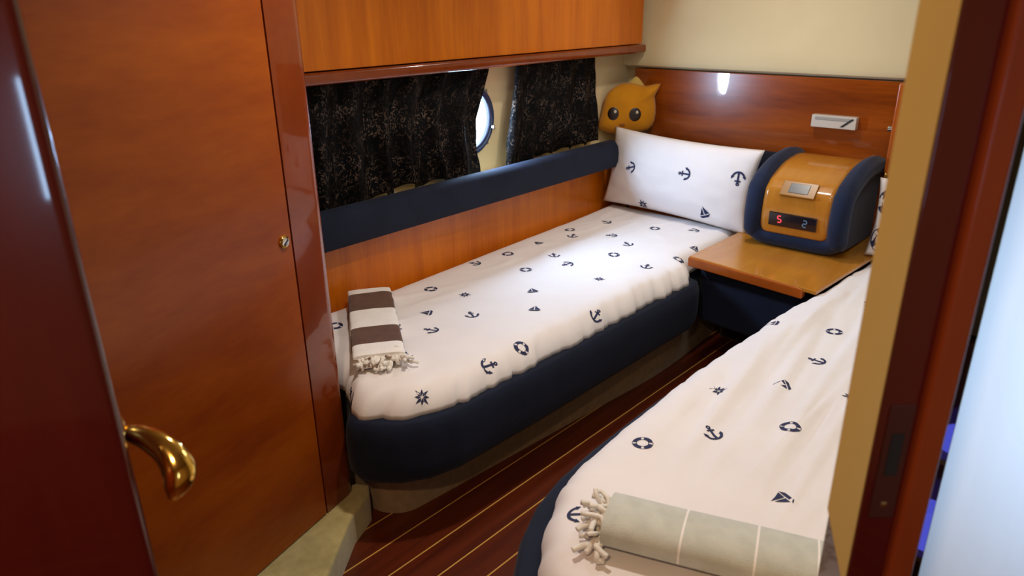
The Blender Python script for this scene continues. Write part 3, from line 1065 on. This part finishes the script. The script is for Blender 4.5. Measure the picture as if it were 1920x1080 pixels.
# ------------------------------------------------------------------ orange plush cushion in the corner
pl = thing('plush_cushion', 'orange plush cushion with a pointed ear sitting on the navy rail in the corner', 'cushion', (-1.90, 3.02, 0.795))
OUT = [(120, 880), (118, 800), (140, 700), (165, 560), (190, 430), (225, 340), (300, 270), (390, 215), (480, 190), (600, 190), (720, 215), (820, 222), (900, 205), (975, 185), (1040, 183),
       (1022, 245), (990, 310), (965, 375), (975, 440), (990, 520), (1000, 640), (990, 750), (960, 830), (900, 890), (800, 925), (700, 940), (580, 955), (440, 965), (300, 950), (190, 925)]
SC = 0.000315
def plush_pt(x, y):
    return ((x - 560) * SC, (965 - y) * SC)
out = [plush_pt(*p) for p in OUT]
out = resample(out, 0.008)
cen = Vector(plush_pt(555, 590))
bm = bmesh.new()
N = len(out)
NR = 14
def plush_h(t):
    return 0.046 * math.sqrt(max(0, 1 - t ** 2.4))
grids = []
for side in (-1, 1):
    rg = []
    for r in range(NR + 1):
        t = 1 - r / NR
        if t == 0:
            rg.append([bm.verts.new((cen.x, side * plush_h(0), cen.y))])
            continue
        ring = []
        for i, p in enumerate(out):
            if r == 0 and side == 1:
                ring.append(grids[0][0][i])
            else:
                q = cen.lerp(Vector(p), t)
                ring.append(bm.verts.new((q.x, side * plush_h(t), q.y)))
        rg.append(ring)
    grids.append(rg)
    for a, b in zip(rg, rg[1:]):
        for i in range(N):
            if len(b) == 1:
                bm.faces.new((a[i], a[(i + 1) % N], b[0]))
            else:
                bm.faces.new((a[i], a[(i + 1) % N], b[(i + 1) % N], b[i]))
pm = Matrix.Translation((-1.935, 3.070, 0.800)) @ Matrix.Rotation(math.radians(44), 4, 'Z') @ Matrix.Rotation(math.radians(-6), 4, 'X') @ Matrix.Rotation(math.radians(3), 4, 'Y')
bm.normal_update()
pbvh = BVHTree.FromBMesh(bm)
bm.transform(pm)
link('body', bm, M['plush'], pl, sharp=0)
def surf_disc(cx, cy, rx, ry, rise, mat, name, rot=0.0):
    b2 = bmesh.new()
    c = plush_pt(cx, cy)
    rings_ = []
    for f, h in ((1.0, 0.0006), (0.9, rise * 0.7), (0.55, rise), (0.0, rise * 1.1)):
        ring = []
        for k in range(24):
            a = 2 * PI * k / 24
            ex, ey = rx * f * SC * math.cos(a), ry * f * SC * math.sin(a)
            x, z = c[0] + ex * math.cos(rot) - ey * math.sin(rot), c[1] + ex * math.sin(rot) + ey * math.cos(rot)
            h_ = pbvh.ray_cast(Vector((x, -0.2, z)), Vector((0, 1, 0)))
            y = h_[0].y if h_[0] else -0.05
            ring.append(b2.verts.new((x, y - h, z)))
        rings_.append(ring)
    for a_, b_ in zip(rings_, rings_[1:]):
        for k in range(24):
            b2.faces.new((a_[k], a_[(k + 1) % 24], b_[(k + 1) % 24], b_[k]))
    bmesh.ops.remove_doubles(b2, verts=b2.verts, dist=0.00001)
    b2.transform(pm)
    return link(name, b2, mat, pl)
surf_disc(310, 655, 84, 98, 0.003, M['eye'], 'eye')
surf_disc(645, 655, 94, 102, 0.003, M['eye'], 'eye')
for gx, gy in ((335, 622), (672, 622)):
    surf_disc(gx, gy, 24, 26, 0.0048, M['white_plastic'], 'eye_glint')
surf_disc(460, 822, 50, 24, 0.002, M['plush_dark'], 'nose')
# pale tuft behind the top
b2 = bmesh.new()
bmesh.ops.create_uvsphere(b2, u_segments=20, v_segments=12, radius=1.0)
for v in b2.verts:
    z = v.co.z
    w_ = 1.0 if z < 0 else 1.0 - 0.55 * z
    c = plush_pt(665, 235)
    v.co = Vector((c[0] + v.co.x * 0.046 * w_, 0.022 + v.co.y * 0.020 * w_, c[1] + z * 0.046))
b2.transform(pm)
link('tuft', b2, M['plush_pale'], pl)

# ------------------------------------------------------------------ towels
def towel_fringe(bm, base, dirv, sidev, width, n, length, r, seed, mi=0):
    rnd = random.Random(seed)
    for k in range(n):
        s = (k + 0.5) / n - 0.5
        p = Vector(base) + sidev * (s * width)
        pts_ = [p]
        d = dirv.copy()
        for q in range(6):
            d = (d + Vector((rnd.uniform(-.8, .8), rnd.uniform(-.8, .8), rnd.uniform(-.45, .35)))).normalized()
            p = p + d * length / 6
            p.z = max(p.z, 0.4745)
            pts_.append(p.copy())
        q = tube(smooth_path(pts_, 3), [r * rnd.uniform(.8, 1.2)] * (6 * 3 + 1), 6)
        merge(bm, q, mi)

# folded white towel with brown stripes on the left bed
tw = thing('towel', 'folded white towel with two brown stripes at the foot of the left bed', 'towel', (-1.66, 1.24, 0.465))
tc_ = Vector((-1.920, 1.342, 0))
td = Vector((0.815, -0.580, 0)).normalized()
ts = Vector((-td.y, td.x, 0))
TW = 0.150
bounds = [(0.0, 0.050, 0), (0.050, 0.195, 1), (0.195, 0.330, 0), (0.330, 0.448, 1), (0.448, 0.515, 0)]
def towel_layer(z0, z1, s0, s1, shrink, seed, w0=-0.005):
    """rounded slab in towel coordinates, split along the stripes"""
    bm = bmesh.new()
    NA, cs_ = 48, []
    hz = (z1 - z0) / 2
    for k in range(20):
        a = 2 * PI * k / 20
        cu = math.copysign(abs(math.cos(a)) ** 0.45, math.cos(a))
        cv = math.copysign(abs(math.sin(a)) ** 0.75, math.sin(a))
        cs_.append((cu, cv))
    cuts = sorted(set([s0, s1] + [b for a, b, c in bounds if s0 < b < s1] + [s0 + (s1 - s0) * i / NA for i in range(NA + 1)]))
    rings_ = []
    for s in cuts:
        e = min(1.0, min(s - s0, s1 - s) / 0.008 + 0.25)
        wob = 0.002 * nz(s * 20, z0 * 50, seed)
        ring = []
        for (cu, cv) in cs_:
            y = TW / 2 + w0 + cu * (TW / 2 - shrink) * (1 - 0.02 * (1 - e)) + wob
            z = z0 + hz + cv * hz * (0.5 + 0.5 * e) + 0.0018 * nz(s * 9, cu * 2, seed)
            p = tc_ + td * s + ts * y
            ring.append(bm.verts.new((p.x, p.y, z)))
        rings_.append(ring)
    for i in range(len(rings_) - 1):
        mid = (cuts[i] + cuts[i + 1]) / 2
        mi = next((c for a, b, c in bounds if a <= mid < b), 0)
        for k in range(20):
            f = bm.faces.new((rings_[i][k], rings_[i][(k + 1) % 20], rings_[i + 1][(k + 1) % 20], rings_[i + 1][k]))
            f.material_index = mi
    bm.faces.new(rings_[0][::-1])
    bm.faces.new(rings_[-1])
    return bm
bm = towel_layer(0.4705, 0.4905, 0.0, 0.512, 0.0, 1.0)
merge(bm, towel_layer(0.4898, 0.510, 0.002, 0.515, 0.003, 4.0))
link('folded_cloth', bm, [M['towel_white'], M['towel_brown']], tw, sharp=50)
bm = bmesh.new()
e = tc_ + td * 0.512 + ts * (TW / 2)
towel_fringe(bm, (e.x, e.y, 0.482), td, ts, TW * 0.9, 16, 0.050, 0.0055, 3, 0)
towel_fringe(bm, (e.x, e.y, 0.494), td, ts, TW * 0.9, 13, 0.040, 0.0055, 8, 0)
towel_fringe(bm, (e.x, e.y, 0.484), td, ts, TW * 0.8, 7, 0.042, 0.0045, 5, 1)
link('fringe', bm, [M['fringe'], M['fringe_brown']], tw, sharp=0)

# rolled grey towel on the right bed
tg = thing('towel', 'grey towel with thin white stripes folded into a flat roll on the right bed', 'towel', (-0.4, 1.0, 0.465))
g0 = Vector((-0.592, 0.938, 0.506))
gd = Vector((0.945, 0.326, 0)).normalized()
gs = Vector((-gd.y, gd.x, 0))
GL = 0.438
def roll_pt(s, a, f=1.0):
    cu = math.copysign(abs(math.cos(a)) ** 0.8, math.cos(a)) * 0.060 * f
    cv = math.copysign(abs(math.sin(a)) ** 0.85, math.sin(a)) * 0.0335 * f
    p = g0 + gd * s + gs * cu
    return Vector((p.x, p.y, g0.z + cv + 0.0015 * nz(s * 8, a, 3)))
bm = bmesh.new()
stripes = [(0.138, 0.142), (0.262, 0.266), (0.36, 0.364)]
cuts = sorted(set([GL * i / 40 for i in range(41)] + [v for p in stripes for v in p]))
NA = 32
rings_ = [[bm.verts.new(roll_pt(s, 2 * PI * k / NA)) for k in range(NA)] for s in cuts]
for i in range(len(cuts) - 1):
    mid = (cuts[i] + cuts[i + 1]) / 2
    mi = 1 if any(a < mid < b for a, b in stripes) else 0
    for k in range(NA):
        f = bm.faces.new((rings_[i][k], rings_[i][(k + 1) % NA], rings_[i + 1][(k + 1) % NA], rings_[i + 1][k]))
        f.material_index = mi
# rolled ends: inset rings
for s, ring, sg in ((0.0, rings_[0], 1), (GL, rings_[-1], -1)):
    prev = ring
    for q, f_ in enumerate((0.85, 0.8, 0.62, 0.57, 0.3)):
        dep = 0.004 if q % 2 else 0.0
        nr = [bm.verts.new(roll_pt(s + sg * dep, 2 * PI * k / NA, f_)) for k in range(NA)]
        for k in range(NA):
            bm.faces.new((prev[k], prev[(k + 1) % NA], nr[(k + 1) % NA], nr[k]))
        prev = nr
    bm.faces.new(prev)
# loose hem flap under the front
link('rolled_cloth', bm, [M['towel_grey'], M['towel_white']], tg, sharp=50)
bm = bmesh.new()
for (zz, off, nn, sd, wd) in ((0.474, 0.0, 12, 21, 0.105), (0.490, 0.0, 12, 22, 0.11), (0.508, 0.005, 10, 23, 0.09), (0.523, 0.012, 6, 24, 0.06)):
    e = g0 + gd * 0.002 + gs * off
    towel_fringe(bm, (e.x, e.y, zz), (-gd - gs * 0.25).normalized(), gs, wd, nn, 0.060, 0.0050, sd, 0)
link('fringe', bm, M['fringe'], tg, sharp=0)

# ------------------------------------------------------------------ doorway, near right jamb
# cream lined end of the partition (its lower edge is cut back)
cl, cr = Vector((-0.1530, 0.641)), Vector((-0.1265, 0.663))
bk = Vector((0.004, 0.075))
pts = [cl, cr, cr + bk, cl + bk + Vector((0.018, 0))]
bm = bmesh.new()
lev = [(0.0, 0.028), (0.84, 0.028), (0.932, 0.0), (1.95, 0.0)]
rings_ = []
for z, cut in lev:
    d = (cr - cl).normalized() * min(cut, (cr - cl).length * 0.85)
    rings_.append([bm.verts.new((p.x + (d.x if i in (0, 3) else 0), p.y + (d.y if i in (0, 3) else 0), z)) for i, p in enumerate(pts)])
for a, b in zip(rings_, rings_[1:]):
    for k in range(4):
        bm.faces.new((a[k], a[(k + 1) % 4], b[(k + 1) % 4], b[k]))
bm.faces.new(rings_[0][::-1])
bm.faces.new(rings_[-1])
bevel(bm, 0.004, 3, [e for e in bm.edges if abs(e.verts[0].co.z - e.verts[1].co.z) > 0.05])
struct(link('trim_2', bm, M['cream_strip'], sharp=50))
# dark jamb with the strike plate
d0, d1 = Vector((-0.1262, 0.6600)), Vector((-0.0930, 0.6885))
jd = (d1 - d0).normalized()
jn = Vector((jd.y, -jd.x))
pts = [d0, d1, d1 - jn * 0.06, d0 - jn * 0.06]
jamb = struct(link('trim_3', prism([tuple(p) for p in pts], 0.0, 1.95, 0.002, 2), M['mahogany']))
c3 = d0 + jd * 0.021
def jbox(u0, u1, z0, z1, d0_, d1_, r=0.001):
    b2 = box(u0, u1, -d1_, -d0_, z0, z1, r, 2)
    for v in b2.verts:
        q = d0 + jd * v.co.x - jn * v.co.y
        v.co = Vector((q.x, q.y, v.co.z))
    return b2
sp = link('strike_plate', jbox(0.008, 0.032, 0.925, 1.052, -0.001, 0.0018, 0.0008), M['dull_steel'], jamb)
link('latch_hole', jbox(0.014, 0.026, 0.975, 1.022, 0.0, 0.0024, 0.0), M['black'], sp, smooth=False)
link('screw', jbox(0.017, 0.023, 0.938, 0.944, 0.0, 0.0026, 0.001), M['chrome'], sp)
# brown architrave on the corridor side
b0, b1 = Vector((-0.0935, 0.676)), Vector((-0.0735, 0.6930))
bn = jn
pts = [b0, b1, b1 - bn * 0.05, b0 - bn * 0.05]
struct(link('trim_4', prism([tuple(p) for p in pts], 0.0, 1.95, 0.005, 3), M['brown_trim']))

# ------------------------------------------------------------------ doorway, near left: door leaf seen edge on, brass lever
E0 = Vector((-0.675, 0.200))
vd = Vector((-0.675, 0.200)).normalized()           # away from the doorway
rd = Vector((-vd.y * -1, vd.x * -1))                # to the right in plan
rd = Vector((vd.y, -vd.x))
dl = thing('door_1', 'shade-darkened wooden cabin door standing open, seen edge on at far left', 'door', (-0.75, 0.15, 0))
dl['kind'] = 'structure'
pts = fillet([E0, E0 + vd * 0.42, E0 + vd * 0.42 - rd * 0.045, E0 - rd * 0.045], [0.012, 0.004, 0.004, 0], 6)
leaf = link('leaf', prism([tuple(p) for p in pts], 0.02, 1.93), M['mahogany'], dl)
# brass lever: neck, swan-neck lever, lobe
def hp(r, z, dv=0.0):
    p = E0 + rd * r + vd * dv
    return Vector((p.x, p.y, z))
hz0 = 1.0
k_ = 0.00060
# screen-free description: distances right of the door face and heights
cl_ = [(-0.004, 0.979, 0.075), (0.008, 0.984, 0.062), (0.022, 0.981, 0.044), (0.035, 0.970, 0.026), (0.040, 0.954, 0.012), (0.034, 0.940, 0.006), (0.028, 0.929, 0.004)]
rad_ = [0.0095, 0.0110, 0.0130, 0.0150, 0.0165, 0.0125, 0.0045]
P_ = smooth_path([hp(r, z, d) for r, z, d in cl_], 6)
R_ = [v.x for v in smooth_path([(r, 0, 0) for r in rad_], 6)]
hd = link('door_handle', tube(P_, R_, 18, squash=(Vector((vd.x, vd.y, 0)), 0.7)), M['brass'], leaf)
bm = bmesh.new()
rose = []
for (r, d) in ((0.018, 0.0), (0.018, 0.0015), (0.014, 0.003), (0.008, 0.0035)):
    rose.append([bm.verts.new(hp(d, 0.984 + r * math.sin(2 * PI * k / 28), 0.075 + r * math.cos(2 * PI * k / 28))) for k in range(28)])
for a, b in zip(rose, rose[1:]):
    for k in range(28):
        bm.faces.new((a[k], a[(k + 1) % 28], b[(k + 1) % 28], b[k]))
bm.faces.new(rose[-1])
link('rosette', bm, M['brass'], leaf)
# left jamb post of the doorway in front of the leaf's hidden part
F0 = E0 - rd * 0.045
pts = [F0, F0 + vd * 0.10, F0 + vd * 0.10 - rd * 0.085, F0 - rd * 0.085]
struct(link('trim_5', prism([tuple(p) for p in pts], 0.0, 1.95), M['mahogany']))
G0 = F0 - rd * 0.087 - vd * 0.012
pts = [G0, G0 + vd * 0.10, G0 + vd * 0.10 - rd * 0.30, G0 - rd * 0.30]
struct(link('trim_6', prism([tuple(p) for p in pts], 0.0, 1.95, 0.005, 3), M['brown_trim']))

# ------------------------------------------------------------------ corridor on the right of the doorway
struct(link('wall_far', box(-0.10, 1.30, 3.30, 3.35, 0, 1.95), M['cherry_v'], smooth=False))
struct(link('wall_side', box(1.30, 1.35, -1.2, 3.35, 0, 1.95), M['cream'], smooth=False))
struct(link('wall_behind', box(-2.6, 1.35, -1.2, -1.15, 0, 1.95), M['brown_trim'], smooth=False))
struct(link('wall_outer', box(-2.6, -2.55, -1.2, 0.6, 0, 1.95), M['brown_trim'], smooth=False))
W0, W1 = Vector((-0.0935, 0.925)), Vector((0.048, 1.046))
wd_ = (W1 - W0).normalized()
wn_ = Vector((wd_.y, -wd_.x))
dw = thing('door_2', 'white painted door leaf standing open in the corridor at far right', 'door', (0.0, 1.0, 0))
dw['kind'] = 'structure'
pts = [W0, W1, W1 - wn_ * 0.03, W0 - wn_ * 0.03 + wd_ * 0.022]
link('leaf', prism([tuple(p) for p in pts], 0.02, 1.93, 0.003, 2), M['white_gloss'], dw)
pts = [W1 + wd_ * 0.002, W1 + wd_ * 0.12, W1 + wd_ * 0.12 - wn_ * 0.04, W1 + wd_ * 0.002 - wn_ * 0.04]
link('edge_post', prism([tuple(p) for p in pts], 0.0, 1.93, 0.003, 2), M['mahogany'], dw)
cb = thing('corridor_cabinet', 'wooden corridor cabinet with cream upper panel seen in the slit beside the white door', 'cabinet', (-0.08, 1.2, 0))
link('cabinet_body', box(-0.126, -0.02, 1.10, 1.50, 0.0, 0.955, 0.003), M['cherry_edge'], cb)
link('upper_panel', box(-0.126, -0.02, 1.12, 1.50, 0.957, 1.40, 0.003), M['cream'], cb)
link('shelf', box(-0.126, -0.05, 1.035, 1.099, 0.790, 0.800, 0.002), M['cherry_edge'], cb)
link('shelf', box(-0.126, -0.05, 1.035, 1.099, 0.618, 0.628, 0.002), M['cherry_edge'], cb)
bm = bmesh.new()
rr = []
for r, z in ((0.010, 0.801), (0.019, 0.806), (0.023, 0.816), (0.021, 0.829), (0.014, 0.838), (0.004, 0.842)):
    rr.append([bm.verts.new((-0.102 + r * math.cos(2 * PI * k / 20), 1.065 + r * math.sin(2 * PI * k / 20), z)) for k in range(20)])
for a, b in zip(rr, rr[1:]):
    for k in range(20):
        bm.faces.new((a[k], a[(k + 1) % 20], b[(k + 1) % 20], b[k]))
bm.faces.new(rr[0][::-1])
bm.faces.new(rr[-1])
tag(link('blue_lamp', bm, M['blue_lit_glass']), 'small blue bowl with added glow on the upper shelf in the slit beside the white door', 'bowl')  # bowl made to look blue-lit by added emission, no lamp there
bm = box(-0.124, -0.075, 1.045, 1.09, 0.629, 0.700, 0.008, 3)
tag(link('blue_box', bm, M['blue_lit_glass']), 'blue box with added glow on the lower shelf in the slit beside the white door', 'box')  # same added emission stands in for blue light on the box
